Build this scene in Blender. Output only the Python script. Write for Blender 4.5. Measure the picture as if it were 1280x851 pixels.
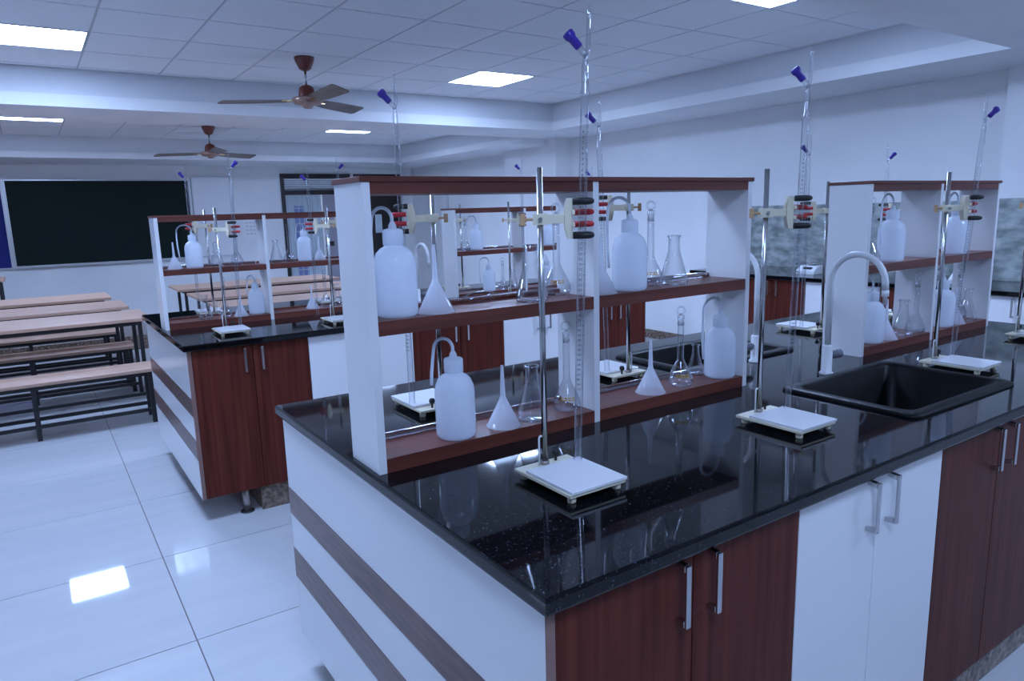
import bpy, bmesh, math, random
from mathutils import Matrix, Vector

for o in list(bpy.data.objects):
    bpy.data.objects.remove(o)
scene = bpy.context.scene
COL = scene.collection
random.seed(7)

# ------------------------------------------------------------------ camera
F_PX, CX, CY = 886.12, 640.0, 425.5
CAM_H = 1.537
PITCH, ROLL, YAW = 0.18093685, -0.02858652, -0.59126998


def cam_axes():
    cx, sx = math.cos(PITCH), math.sin(PITCH)
    cy, sy = math.cos(ROLL), math.sin(ROLL)
    cz, sz = math.cos(YAW), math.sin(YAW)
    yaw = Matrix(((cz, sz, 0), (-sz, cz, 0), (0, 0, 1)))
    base = Matrix(((1, 0, 0), (0, 0, -1), (0, 1, 0)))
    pit = Matrix(((1, 0, 0), (0, cx, -sx), (0, sx, cx)))
    rol = Matrix(((cy, -sy, 0), (sy, cy, 0), (0, 0, 1)))
    return rol @ pit @ base @ yaw


RC = cam_axes()
cam = bpy.data.cameras.new('camera')
cam.sensor_width = 36.0
cam.sensor_fit = 'HORIZONTAL'
cam.lens = F_PX / 1280.0 * 36.0
cam.clip_start = 0.05
cam_ob = bpy.data.objects.new('camera', cam)
COL.objects.link(cam_ob)
rgt, dwn, fwd = Vector(RC[0]), Vector(RC[1]), Vector(RC[2])
m3 = Matrix((rgt, -dwn, -fwd)).transposed()
cam_ob.matrix_world = Matrix.Translation((0, 0, CAM_H)) @ m3.to_4x4()
scene.camera = cam_ob

# ------------------------------------------------------------------ world / exposure
world = bpy.data.worlds.new('world')
scene.world = world
world.use_nodes = True
bg = world.node_tree.nodes['Background']
bg.inputs[0].default_value = (0.55, 0.7, 1.0, 1)
bg.inputs[1].default_value = 0.6
LAMP_COL = (0.43, 0.60, 1.0)
LAMP_STRENGTH = 53.0
vs = scene.view_settings
vs.view_transform = 'Standard'
vs.look = 'None'
vs.gamma = 1.0
vs.use_curve_mapping = False
vs.exposure = 0.0


# ------------------------------------------------------------------ pixel helpers (photo 1280x851)
def ray(p):
    d = Vector(((p[0] - CX) / F_PX, (p[1] - CY) / F_PX, 1.0))
    return RC.transposed() @ d


def pz(x, y, z):
    d = ray((x, y))
    return d * ((z - CAM_H) / d.z) + Vector((0, 0, CAM_H))


def py(x, y, Y):
    d = ray((x, y))
    return d * (Y / d.y) + Vector((0, 0, CAM_H))


# ------------------------------------------------------------------ materials
MATS = {}


def mat(name, col, rough=0.5, metal=0.0, spec=0.5, **kw):
    m = bpy.data.materials.new(name)
    m.use_nodes = True
    nt = m.node_tree
    b = nt.nodes['Principled BSDF']
    b.inputs['Base Color'].default_value = (*col, 1)
    b.inputs['Roughness'].default_value = rough
    b.inputs['Metallic'].default_value = metal
    b.inputs['Specular IOR Level'].default_value = spec
    for k, v in kw.items():
        b.inputs[k.replace('_', ' ')].default_value = v
    MATS[name] = m
    return m


def noise_mix(m, c1, c2, scale=(1, 1, 1), nscale=5.0, detail=4.0, lo=0.35, hi=0.65, bump=0.0, coord='Object',
              rough=None, kind='noise'):
    nt = m.node_tree
    b = nt.nodes['Principled BSDF']
    tc = nt.nodes.new('ShaderNodeTexCoord')
    mp = nt.nodes.new('ShaderNodeMapping')
    mp.inputs['Scale'].default_value = scale
    nt.links.new(tc.outputs[coord], mp.inputs['Vector'])
    if kind == 'noise':
        n = nt.nodes.new('ShaderNodeTexNoise')
        n.inputs['Scale'].default_value = nscale
        n.inputs['Detail'].default_value = detail
        out = n.outputs['Fac']
    else:
        n = nt.nodes.new('ShaderNodeTexVoronoi')
        n.inputs['Scale'].default_value = nscale
        out = n.outputs['Distance']
    nt.links.new(mp.outputs['Vector'], n.inputs['Vector'])
    r = nt.nodes.new('ShaderNodeValToRGB')
    r.color_ramp.elements[0].position = lo
    r.color_ramp.elements[0].color = (*c1, 1)
    r.color_ramp.elements[1].position = hi
    r.color_ramp.elements[1].color = (*c2, 1)
    nt.links.new(out, r.inputs['Fac'])
    nt.links.new(r.outputs['Color'], b.inputs['Base Color'])
    if bump:
        bp = nt.nodes.new('ShaderNodeBump')
        bp.inputs['Strength'].default_value = bump
        bp.inputs['Distance'].default_value = 0.002
        nt.links.new(out, bp.inputs['Height'])
        nt.links.new(bp.outputs['Normal'], b.inputs['Normal'])
    return m


# painted surfaces
noise_mix(mat('wall_paint', (0.8, 0.8, 0.8), 0.6, spec=0.3), (0.78, 0.78, 0.79), (0.84, 0.84, 0.84), nscale=1.3)
noise_mix(mat('beam_paint', (0.8, 0.8, 0.8), 0.6, spec=0.3), (0.78, 0.78, 0.80), (0.83, 0.83, 0.83), nscale=2)
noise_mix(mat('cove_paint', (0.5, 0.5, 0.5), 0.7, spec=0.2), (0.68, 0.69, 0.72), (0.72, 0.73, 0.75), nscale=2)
noise_mix(mat('ceiling_tile', (0.7, 0.7, 0.7), 0.85, spec=0.2), (0.78, 0.79, 0.81), (0.86, 0.86, 0.87), nscale=160, detail=2)
mat('grid_metal', (0.5, 0.5, 0.52), 0.5)
noise_mix(mat('floor_tile', (0.7, 0.7, 0.7), 0.035, spec=0.5), (0.53, 0.54, 0.56), (0.59, 0.59, 0.60),
          scale=(0.6, 3.5, 1), nscale=2.2, detail=5, lo=0.3, hi=0.7)
mat('grout', (0.16, 0.12, 0.12), 0.7)
noise_mix(mat('granite_black', (0.01, 0.01, 0.012), 0.045, spec=0.3), (0.003, 0.003, 0.004), (0.08, 0.09, 0.14), nscale=230,
          detail=2, lo=0.63, hi=0.80)
noise_mix(mat('granite_brown', (0.2, 0.12, 0.1), 0.25), (0.08, 0.05, 0.035), (0.30, 0.22, 0.17), nscale=45, detail=6,
          lo=0.35, hi=0.68)
noise_mix(mat('stone_grey', (0.4, 0.42, 0.42), 0.3), (0.20, 0.23, 0.22), (0.50, 0.54, 0.52), scale=(1, 1.6, 3.2), nscale=5.0,
          detail=9, lo=0.35, hi=0.65)
noise_mix(mat('laminate_brown', (0.15, 0.03, 0.02), 0.42, spec=0.12), (0.066, 0.013, 0.009), (0.140, 0.032, 0.021),
          scale=(26, 26, 0.9), nscale=1.6, detail=6, lo=0.3, hi=0.7)
noise_mix(mat('shelf_brown', (0.15, 0.03, 0.02), 0.38, spec=0.4), (0.10, 0.026, 0.018), (0.18, 0.05, 0.034),
          scale=(0.9, 26, 26), nscale=1.6, detail=6, lo=0.3, hi=0.7)
noise_mix(mat('stripe_brown', (0.12, 0.05, 0.04), 0.3, spec=0.45), (0.085, 0.034, 0.026), (0.16, 0.075, 0.06),
          scale=(26, 3, 26), nscale=2.5, detail=5)
mat('laminate_white', (0.80, 0.80, 0.81), 0.22, spec=0.5)
mat('edge_band', (0.23, 0.13, 0.11), 0.45)
noise_mix(mat('desk_wood', (0.7, 0.45, 0.3), 0.48, spec=0.35), (0.48, 0.295, 0.21), (0.57, 0.37, 0.275), scale=(0.8, 14, 14), nscale=1.8,
          detail=5)
mat('black_steel', (0.012, 0.012, 0.015), 0.45)
mat('steel', (0.55, 0.55, 0.56), 0.22, metal=1.0)
mat('steel_worn', (0.42, 0.38, 0.36), 0.4, metal=0.9)
mat('sink_black', (0.0025, 0.0025, 0.003), 0.42, spec=0.2)
mat('pvc_white', (0.84, 0.85, 0.87), 0.25)
mat('pvc_grey', (0.14, 0.15, 0.19), 0.4)
mat('ivory', (0.78, 0.72, 0.55), 0.42)
mat('ceramic_white', (0.86, 0.86, 0.88), 0.08)
mat('rubber_black', (0.012, 0.012, 0.014), 0.5)
mat('rubber_red', (0.50, 0.02, 0.03), 0.4)
mat('tan_knob', (0.58, 0.36, 0.19), 0.5)
mat('purple_plastic', (0.045, 0.02, 0.30), 0.3)
mat('chalk_green', (0.004, 0.012, 0.010), 0.6, spec=0.2)
mat('aluminium', (0.62, 0.63, 0.65), 0.35, metal=0.8)
mat('blue_felt', (0.015, 0.02, 0.17), 0.9)
mat('white_board', (0.82, 0.83, 0.85), 0.2)
mat('paper', (0.85, 0.85, 0.85), 0.8)
mat('paper_print', (0.66, 0.67, 0.7), 0.8)
noise_mix(mat('door_black', (0.02, 0.012, 0.012), 0.4), (0.012, 0.009, 0.009), (0.026, 0.016, 0.014), scale=(20, 20, 1),
          nscale=2)
mat('frame_dark', (0.022, 0.016, 0.018), 0.4)
mat('door_grey', (0.36, 0.34, 0.40), 0.5)
mat('window_pane', (0.62, 0.72, 0.78), 0.12)
mat('curtain_blue', (0.24, 0.30, 0.55), 0.8)
mat('fan_brown', (0.16, 0.035, 0.022), 0.3)
noise_mix(mat('fan_blade', (0.2, 0.14, 0.11), 0.35), (0.11, 0.075, 0.055), (0.17, 0.12, 0.09), scale=(2, 12, 1), nscale=3)
mat('fan_hub', (0.42, 0.27, 0.22), 0.35, metal=0.6)
mat('brass', (0.75, 0.5, 0.2), 0.25, metal=1.0)
mat('instrument_white', (0.80, 0.81, 0.83), 0.35)
mat('screen_dark', (0.02, 0.025, 0.03), 0.15)
mat('print_ink', (0.03, 0.03, 0.06), 0.6)
mat('label_yellow', (0.62, 0.36, 0.05), 0.6)


def glass(name, tint, gl=0.8, blend=0.30):
    m = bpy.data.materials.new(name)
    m.use_nodes = True
    nt = m.node_tree
    nt.nodes.clear()
    out = nt.nodes.new('ShaderNodeOutputMaterial')
    tr = nt.nodes.new('ShaderNodeBsdfTransparent')
    gs = nt.nodes.new('ShaderNodeBsdfGlossy')
    gs.inputs['Roughness'].default_value = 0.03
    gs.inputs['Color'].default_value = (0.92, 0.94, 1.0, 1)
    mx = nt.nodes.new('ShaderNodeMixShader')
    lw = nt.nodes.new('ShaderNodeLayerWeight')
    lw.inputs['Blend'].default_value = blend
    ma = nt.nodes.new('ShaderNodeMath')
    ma.operation = 'MULTIPLY_ADD'
    ma.inputs[1].default_value = gl
    ma.inputs[2].default_value = 0.03
    nt.links.new(lw.outputs['Facing'], ma.inputs[0])
    ramp = nt.nodes.new('ShaderNodeMixRGB')
    ramp.inputs[1].default_value = (*tint, 1)
    ramp.inputs[2].default_value = tuple(c * 0.6 for c in tint) + (1,)
    nt.links.new(lw.outputs['Facing'], ramp.inputs[0])
    nt.links.new(ramp.outputs[0], tr.inputs['Color'])
    nt.links.new(ma.outputs[0], mx.inputs[0])
    nt.links.new(tr.outputs[0], mx.inputs[1])
    nt.links.new(gs.outputs[0], mx.inputs[2])
    nt.links.new(mx.outputs[0], out.inputs[0])
    MATS[name] = m


glass('lab_glass', (0.95, 0.96, 0.97))


def milky(name, col, transp):
    m = bpy.data.materials.new(name)
    m.use_nodes = True
    nt = m.node_tree
    nt.nodes.clear()
    out = nt.nodes.new('ShaderNodeOutputMaterial')
    pr = nt.nodes.new('ShaderNodeBsdfPrincipled')
    pr.inputs['Base Color'].default_value = (*col, 1)
    pr.inputs['Roughness'].default_value = 0.07
    tl = nt.nodes.new('ShaderNodeBsdfTranslucent')
    tl.inputs['Color'].default_value = (*col, 1)
    tr = nt.nodes.new('ShaderNodeBsdfTransparent')
    a = nt.nodes.new('ShaderNodeMixShader')
    a.inputs[0].default_value = 0.45
    b = nt.nodes.new('ShaderNodeMixShader')
    b.inputs[0].default_value = transp
    nt.links.new(pr.outputs[0], a.inputs[1])
    nt.links.new(tl.outputs[0], a.inputs[2])
    nt.links.new(a.outputs[0], b.inputs[1])
    nt.links.new(tr.outputs[0], b.inputs[2])
    nt.links.new(b.outputs[0], out.inputs[0])
    MATS[name] = m


milky('bottle_plastic', (0.88, 0.93, 1.0), 0.14)
milky('funnel_plastic', (0.84, 0.88, 0.97), 0.36)


def emit(name, col, s):
    m = bpy.data.materials.new(name)
    m.use_nodes = True
    nt = m.node_tree
    nt.nodes.clear()
    out = nt.nodes.new('ShaderNodeOutputMaterial')
    e = nt.nodes.new('ShaderNodeEmission')
    e.inputs[0].default_value = (*col, 1)
    e.inputs[1].default_value = s
    nt.links.new(e.outputs[0], out.inputs[0])
    MATS[name] = m


emit('led_panel', LAMP_COL, LAMP_STRENGTH)


# ------------------------------------------------------------------ mesh builder
class MB:
    def __init__(self):
        self.v, self.f, self.s = [], [], []

    def add(self, vs_, fs, smooth=False, M=None):
        o = len(self.v)
        for p in vs_:
            self.v.append(tuple(M @ Vector(p)) if M is not None else tuple(p))
        for f in fs:
            self.f.append(tuple(i + o for i in f))
            self.s.append(smooth)
        return self

    def box(self, x0, x1, y0, y1, z0, z1, M=None):
        x0, x1 = min(x0, x1), max(x0, x1)
        y0, y1 = min(y0, y1), max(y0, y1)
        z0, z1 = min(z0, z1), max(z0, z1)
        vs_ = [(x0, y0, z0), (x1, y0, z0), (x1, y1, z0), (x0, y1, z0), (x0, y0, z1), (x1, y0, z1), (x1, y1, z1), (x0, y1, z1)]
        fs = [(0, 3, 2, 1), (4, 5, 6, 7), (0, 1, 5, 4), (1, 2, 6, 5), (2, 3, 7, 6), (3, 0, 4, 7)]
        return self.add(vs_, fs, False, M)

    def lathe(self, prof, seg=24, M=None, cap0=False, cap1=False, smooth=True):
        n = len(prof)
        vs_, fs = [], []
        for r, z in prof:
            for k in range(seg):
                a = 2 * math.pi * k / seg
                vs_.append((r * math.cos(a), r * math.sin(a), z))
        for i in range(n - 1):
            for k in range(seg):
                k2 = (k + 1) % seg
                fs.append((i * seg + k, i * seg + k2, (i + 1) * seg + k2, (i + 1) * seg + k))
        self.add(vs_, fs, smooth, M)
        o = len(self.v) - len(vs_)
        if cap0:
            self.f.append(tuple(o + k for k in reversed(range(seg))))
            self.s.append(False)
        if cap1:
            self.f.append(tuple(o + (n - 1) * seg + k for k in range(seg)))
            self.s.append(False)
        return self

    def cyl(self, r, z0, z1, seg=16, M=None, r1=None):
        return self.lathe([(r, z0), (r if r1 is None else r1, z1)], seg, M, True, True)

    def tube(self, pts, r, seg=10, M=None, caps=True):
        pts = [Vector(p) for p in pts]
        n = len(pts)
        rs = r if isinstance(r, (list, tuple)) else [r] * n
        t0 = (pts[1] - pts[0]).normalized()
        ref = Vector((0, 1, 0)) if abs(t0.y) < 0.9 else Vector((1, 0, 0))
        vs_, fs = [], []
        nrm = (ref - t0 * ref.dot(t0)).normalized()
        for i, p in enumerate(pts):
            if i == 0:
                t = t0
            elif i == n - 1:
                t = (pts[i] - pts[i - 1]).normalized()
            else:
                t = ((pts[i + 1] - pts[i]).normalized() + (pts[i] - pts[i - 1]).normalized()).normalized()
            nrm = (nrm - t * nrm.dot(t)).normalized()
            bn = t.cross(nrm)
            for k in range(seg):
                a = 2 * math.pi * k / seg
                vs_.append(p + (nrm * math.cos(a) + bn * math.sin(a)) * rs[i])
        for i in range(n - 1):
            for k in range(seg):
                k2 = (k + 1) % seg
                fs.append((i * seg + k, i * seg + k2, (i + 1) * seg + k2, (i + 1) * seg + k))
        self.add(vs_, fs, True, M)
        o = len(self.v) - len(vs_)
        if caps:
            self.f.append(tuple(o + k for k in reversed(range(seg))))
            self.s.append(False)
            self.f.append(tuple(o + (n - 1) * seg + k for k in range(seg)))
            self.s.append(False)
        return self

    def prism(self, outline, z0, z1, M=None):
        """outline = list of (x, y) counter-clockwise"""
        n = len(outline)
        vs_ = [(x, y, z0) for x, y in outline] + [(x, y, z1) for x, y in outline]
        fs = [tuple(reversed(range(n))), tuple(range(n, 2 * n))]
        for k in range(n):
            k2 = (k + 1) % n
            fs.append((k, k2, n + k2, n + k))
        return self.add(vs_, fs, False, M)

    def mesh(self, name, material, bevel=0.0):
        me = bpy.data.meshes.new(name)
        me.from_pydata(self.v, [], self.f)
        me.polygons.foreach_set('use_smooth', self.s)
        me.materials.append(MATS[material])
        bm = bmesh.new()
        bm.from_mesh(me)
        bmesh.ops.recalc_face_normals(bm, faces=bm.faces)
        if bevel:
            es = [e for e in bm.edges if e.is_manifold and e.calc_face_angle(0) > 0.5]
            bmesh.ops.bevel(bm, geom=es, offset=bevel, segments=2, affect='EDGES', profile=0.5)
        bm.to_mesh(me)
        bm.free()
        me.update()
        return me


def bx(x0, x1, y0, y1, z0, z1, name, material, bevel=0.0):
    return MB().box(x0, x1, y0, y1, z0, z1).mesh(name, material, bevel)


def link(name, data, parent=None, loc=(0, 0, 0), rot=(0, 0, 0), scale=None):
    o = bpy.data.objects.new(name, data)
    COL.objects.link(o)
    o.parent = parent
    o.location = loc
    o.rotation_euler = rot
    if scale:
        o.scale = scale
    return o


def tag(o, label=None, cat=None, group=None, kind=None):
    if label:
        o['label'] = label
    if cat:
        o['category'] = cat
    if group:
        o['group'] = group
    if kind:
        o['kind'] = kind
    return o


def thing(name, label, cat, loc=(0, 0, 0), rot=(0, 0, 0), group=None, parts=(), scale=None):
    """root Empty at the base of the thing; parts = (name, mesh, loc, rot, subparts, label)"""
    r = link(name, None, None, loc, rot, scale)
    r.empty_display_size = 0.05
    tag(r, label, cat, group)
    add_parts(r, parts)
    return r


def add_parts(r, parts):
    for p in parts:
        nm, me = p[0], p[1]
        lo = p[2] if len(p) > 2 and p[2] else (0, 0, 0)
        ro = p[3] if len(p) > 3 and p[3] else (0, 0, 0)
        c = link(nm, me, r, lo, ro)
        if len(p) > 4 and p[4]:
            add_parts(c, p[4])
        if len(p) > 5 and p[5]:
            c['label'] = p[5]


def struct(name, me, parent=None, label=None):
    o = link(name, me, parent)
    if parent is None:
        o['kind'] = 'structure'
        if label:
            o['label'] = label
    return o


def Rz(a):
    return Matrix.Rotation(a, 4, 'Z')


def Ry(a):
    return Matrix.Rotation(a, 4, 'Y')


def Rx(a):
    return Matrix.Rotation(a, 4, 'X')


def T(x, y, z):
    return Matrix.Translation((x, y, z))


# ================================================================== THE ROOM
XL, XR = -5.0, 6.02
YN, YB = -4.3, 12.15
ZC1, ZS1 = 2.737, 2.44
ZC2, ZS2 = 2.637, 2.36

# floor: grout bed with single tiles
fl = struct('floor', bx(XL - 0.1, XR + 0.1, YN - 0.1, YB + 0.1, -0.06, -0.004, 'floor', 'grout'),
            label='glossy white tiled floor with thin dark joints')
tile_cache = {}
TX, TY, TS, TG = 0.339, 3.4625, 0.8, 0.0022


def tile_mesh(w, d):
    k = (round(w, 3), round(d, 3))
    if k not in tile_cache:
        tile_cache[k] = bx(0, w, 0, d, -0.012, 0.0, 'tile', 'floor_tile')
    return tile_cache[k]


i0, i1 = math.floor((XL - TX) / TS), math.ceil((XR - TX) / TS)
j0, j1 = math.floor((YN - TY) / TS), math.ceil((YB - TY) / TS)
for i in range(i0, i1):
    for j in range(j0, j1):
        xa, xb = max(XL, TX + i * TS + TG), min(XR, TX + (i + 1) * TS - TG)
        ya, yb = max(YN, TY + j * TS + TG), min(YB, TY + (j + 1) * TS - TG)
        if xb - xa > 0.01 and yb - ya > 0.01:
            link('tile', tile_mesh(xb - xa, yb - ya), fl, (xa, ya, 0))

# walls
W = 0.12
struct('wall_right', bx(XR, XR + W, YN - W, YB + W, 0, 2.95, 'wall_right', 'wall_paint'))
struct('wall_left', bx(XL - W, XL, YN - W, YB + W, 0, 2.95, 'wall_left', 'wall_paint'))
struct('wall_near', bx(XL, XR, YN - W, YN, 0, 2.95, 'wall_near', 'wall_paint'))
D1 = (3.60, 4.82)   # grille doorway
D2 = (5.15, 5.77)   # black door
DT, D2T = 2.25, 1.93
wb = MB()
wb.box(XL, D1[0], YB, YB + W, 0, 2.95).box(D1[1], D2[0], YB, YB + W, 0, 2.95).box(D2[1], XR, YB, YB + W, 0, 2.95)
wb.box(D1[0], D1[1], YB, YB + W, DT, 2.95).box(D2[0], D2[1], YB, YB + W, D2T, 2.95)
struct('wall_back', wb.mesh('wall_back', 'wall_paint'))

# columns against the right wall
for (nm, xa, ya, yb, lb) in (('pillar', 5.75, 7.44, 8.62, 'white painted column beside the far doors'),
                             ('pillar', 5.86, 1.45, 2.36, 'white painted column with stone cladding by the wall counter')):
    struct(nm, bx(xa, XR, ya, yb, 0, 2.5, 'pillar', 'wall_paint'), label=lb)

# skirting
struct('baseboard_right', bx(XR - 0.015, XR, 4.66, YB, 0, 0.1, 'baseboard_right', 'granite_brown'))

# ceiling slab, boxed beams and trays
struct('ceiling', bx(XL - W, XR + W, YN - W, YB + W, 2.95, 3.05, 'ceiling', 'wall_paint'))
TR_L, TR_R = -4.2, 5.2


def ring(nm, x0, x1, y0, y1, X0, X1, Y0, Y1, z0, z1, material):
    """rectangular ring: outer X0..Y1, inner x0..y1"""
    b = MB()
    if y0 - Y0 > 0.001:
        b.box(X0, X1, Y0, y0, z0, z1)
    b.box(X0, X1, y1, Y1, z0, z1)
    b.box(X0, x0, y0, y1, z0, z1).box(x1, X1, y0, y1, z0, z1)
    return b.mesh(nm, material)


T1 = (2.09, 6.78)
T2 = (7.6, 10.9)
T0 = (-3.4, 1.17)
YM = 1.63
LIP = 0.03
struct('trim_1', ring('trim_1', TR_L, TR_R, T1[0], T1[1], XL, XR, YM, 7.6, ZS1, ZS1 + 0.095, 'beam_paint'),
       label='white lower lip of the near ceiling tray')
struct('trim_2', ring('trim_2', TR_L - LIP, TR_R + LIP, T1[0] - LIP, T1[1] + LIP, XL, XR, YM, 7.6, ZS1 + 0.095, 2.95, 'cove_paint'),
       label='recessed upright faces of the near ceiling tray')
struct('trim_3', ring('trim_3', TR_L, TR_R, T2[0], T2[1], XL, XR, 7.6, YB, ZS2, ZS2 + 0.08, 'beam_paint'),
       label='white lower lip of the far ceiling tray')
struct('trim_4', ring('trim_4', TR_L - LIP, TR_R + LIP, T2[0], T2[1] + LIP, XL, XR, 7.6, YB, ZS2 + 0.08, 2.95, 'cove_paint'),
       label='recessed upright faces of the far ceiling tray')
struct('trim_5', ring('trim_5', TR_L, TR_R, T0[0], T0[1], XL, XR, YN, YM, ZS1, ZS1 + 0.095, 'beam_paint'),
       label='white lower lip of the ceiling tray behind the sink island aisle')
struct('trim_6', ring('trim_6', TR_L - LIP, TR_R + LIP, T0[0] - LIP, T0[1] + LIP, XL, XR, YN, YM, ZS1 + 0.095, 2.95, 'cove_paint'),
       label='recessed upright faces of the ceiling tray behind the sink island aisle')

PX = 0.588
PYT = 0.62
LIGHTS1 = [(3.436, 4.02, 5.48, 6.10), (-0.092, 0.496, 5.48, 6.10), (3.436, 4.02, 2.38, 3.0), (-0.092, 0.496, 2.38, 3.0), (-3.62, -3.032, 5.48, 6.10)]  # last panel is out of view, added to brighten the left and back wall
LIGHTS0 = [(3.436, 4.02, -0.72, -0.10), (-0.092, 0.496, -0.72, -0.10)]  # assumed panels behind the camera, added to light the front cabinet faces
LIGHTS2 = [(-0.092, 0.496, 8.84, 9.46), (3.436, 4.02, 8.84, 9.46), (-3.62, -3.032, 8.84, 9.46)]  # last panel is unseen, added to lift the back wall brightness
ctile_cache = {}


def ctile(w, d):
    k = (round(w, 3), round(d, 3))
    if k not in ctile_cache:
        ctile_cache[k] = bx(0, w, 0, d, 0, 0.012, 'ceiling_tile', 'ceiling_tile')
    return ctile_cache[k]


def tray(zc, x0, x1, y0, y1, xref, yref, lights, n):
    root = struct('ceiling_panel', bx(x0 - 0.02, x1 + 0.02, y0 - 0.02, y1 + 0.02, zc + 0.014, zc + 0.03, 'ceiling_panel', 'grid_metal'),
                  label='suspended ceiling of square white tiles in the %s tray' % n)
    xs = [x0] + sorted(xref - PX * k for k in range(-30, 40) if x0 + 0.02 < xref - PX * k < x1 - 0.02) + [x1]
    ys = [y0] + sorted(yref + PYT * k for k in range(-30, 40) if y0 + 0.02 < yref + PYT * k < y1 - 0.02) + [y1]
    for a in range(len(xs) - 1):
        for b in range(len(ys) - 1):
            cx, cy = (xs[a] + xs[a + 1]) / 2, (ys[b] + ys[b + 1]) / 2
            if any(l[0] - 0.01 < cx < l[1] + 0.01 and l[2] < cy < l[3] for l in lights):
                continue
            g = 0.007
            link('ceiling_tile', ctile(xs[a + 1] - xs[a] - 2 * g, ys[b + 1] - ys[b] - 2 * g), root, (xs[a] + g, ys[b] + g, zc))
    bar = {}
    for x in xs[1:-1]:
        me = bar.setdefault('y', bx(-0.011, 0.011, y0, y1, 0.004, 0.014, 'grid_bar', 'grid_metal'))
        link('grid_bar', me, root, (x, 0, zc))
    for y in ys[1:-1]:
        me = bar.setdefault('x', bx(x0, x1, -0.011, 0.011, 0.0045, 0.014, 'grid_bar', 'grid_metal'))
        link('grid_bar', me, root, (0, y, zc))


tray(ZC1, TR_L - LIP, TR_R + LIP, T1[0] - LIP, T1[1] + LIP, TR_R, 6.72, LIGHTS1, 'near')
tray(ZC2, TR_L - LIP, TR_R + LIP, T2[0], T2[1] + LIP, TR_R, 9.46, LIGHTS2, 'far')
tray(ZC1, TR_L - LIP, TR_R + LIP, T0[0] - LIP, T0[1] + LIP, TR_R, -0.10, LIGHTS0, 'rearmost')

# LED panels
lw_, ld_ = 0.56, 0.585
led = bx(-lw_ / 2, lw_ / 2, -ld_ / 2, ld_ / 2, 0.0, 0.003, 'diffuser', 'led_panel')
fr = MB()
for s in (-1, 1):
    fr.box(s * lw_ / 2, s * (lw_ / 2 + 0.012), -ld_ / 2 - 0.012, ld_ / 2 + 0.012, -0.003, 0.012)
    fr.box(-lw_ / 2, lw_ / 2, s * ld_ / 2, s * (ld_ / 2 + 0.012), -0.003, 0.012)
led_fr = fr.mesh('frame', 'grid_metal')
lab = ['square LED ceiling panel shining above the sink island rack', 'square LED ceiling panel near the tray edge above the aisle by the desks',
       'square LED ceiling panel above the sink island taps', 'square LED ceiling panel above the open floor beside the sink island',
       'square LED ceiling panel of the near tray beyond the desks', 'LED ceiling panel of the far tray in line with the desks', 'LED ceiling panel of the far tray in line with the doors', 'LED ceiling panel of the far tray in line with the pin board'] + \
    ['LED ceiling panel of the rearmost tray on the wall counter side', 'LED ceiling panel of the rearmost tray on the open floor side']
for k, (l, zc) in enumerate([(l, ZC1) for l in LIGHTS1] + [(l, ZC2) for l in LIGHTS2] + [(l, ZC1) for l in LIGHTS0]):
    thing('ceiling_light', lab[k], 'ceiling light', ((l[0] + l[1]) / 2, (l[2] + l[3]) / 2, zc), group='square LED ceiling panels',
          parts=[('diffuser', led, (0, 0, 0.001)), ('frame', led_fr)])

# ------------------------------------------------------------------ back wall fittings
YW = YB - 0.001
# grille doorway
dr = link('door_1', None, None, (D1[0], YB, 0))
tag(dr, 'dark framed doorway with louvred transom and pale grille leaf', kind='structure')
dw = D1[1] - D1[0]
f = MB()
f.box(0, 0.06, -0.03, 0.1, 0, DT).box(dw - 0.06, dw, -0.03, 0.1, 0, DT).box(0.06, dw - 0.06, -0.03, 0.1, DT - 0.07, DT)
f.box(0.06, dw - 0.06, -0.03, 0.1, 1.90, 1.97)
link('door_frame', f.mesh('door_frame', 'frame_dark'), dr)
lv = bx(0.06, dw - 0.06, 0.0, 0.02, 0, 0.026, 'louvre', 'aluminium')
for k in range(6):
    link('louvre', lv, dr, (0, 0.03, 1.975 + k * 0.034), (0.3, 0, 0))
link('transom_panel', bx(0.06, dw - 0.06, 0.07, 0.08, 1.97, DT - 0.07, 'transom_panel', 'door_grey'), dr)
link('door_leaf', bx(0.72, dw - 0.065, 0.03, 0.06, 0.01, 1.895, 'door_leaf', 'door_grey'), dr)
link('lock', bx(0.72, 0.86, 0.0, 0.03, 1.02, 1.10, 'lock', 'frame_dark'), dr)
link('door_handle', MB().cyl(0.012, 0.9, 1.25, 10).mesh('door_handle', 'pvc_white'), dr, (0.70, -0.005, 0))
link('pane', bx(0.065, 0.70, 0.075, 0.085, 0.01, 1.895, 'pane', 'window_pane'), dr)
link('curtain', bx(0.22, 0.40, 0.066, 0.072, 0.3, 1.72, 'curtain', 'curtain_blue'), dr)
gb = bx(-0.006, 0.006, 0.04, 0.052, 0.01, 1.895, 'grille_bar', 'aluminium')
gh = bx(0.065, 0.70, 0.04, 0.05, -0.006, 0.006, 'grille_bar', 'aluminium')
for k in range(7):
    link('grille_bar', gb, dr, (0.12 + k * 0.085, 0, 0))
for k in range(14):
    link('grille_bar', gh, dr, (0, -0.003, 0.12 + k * 0.13))
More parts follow.
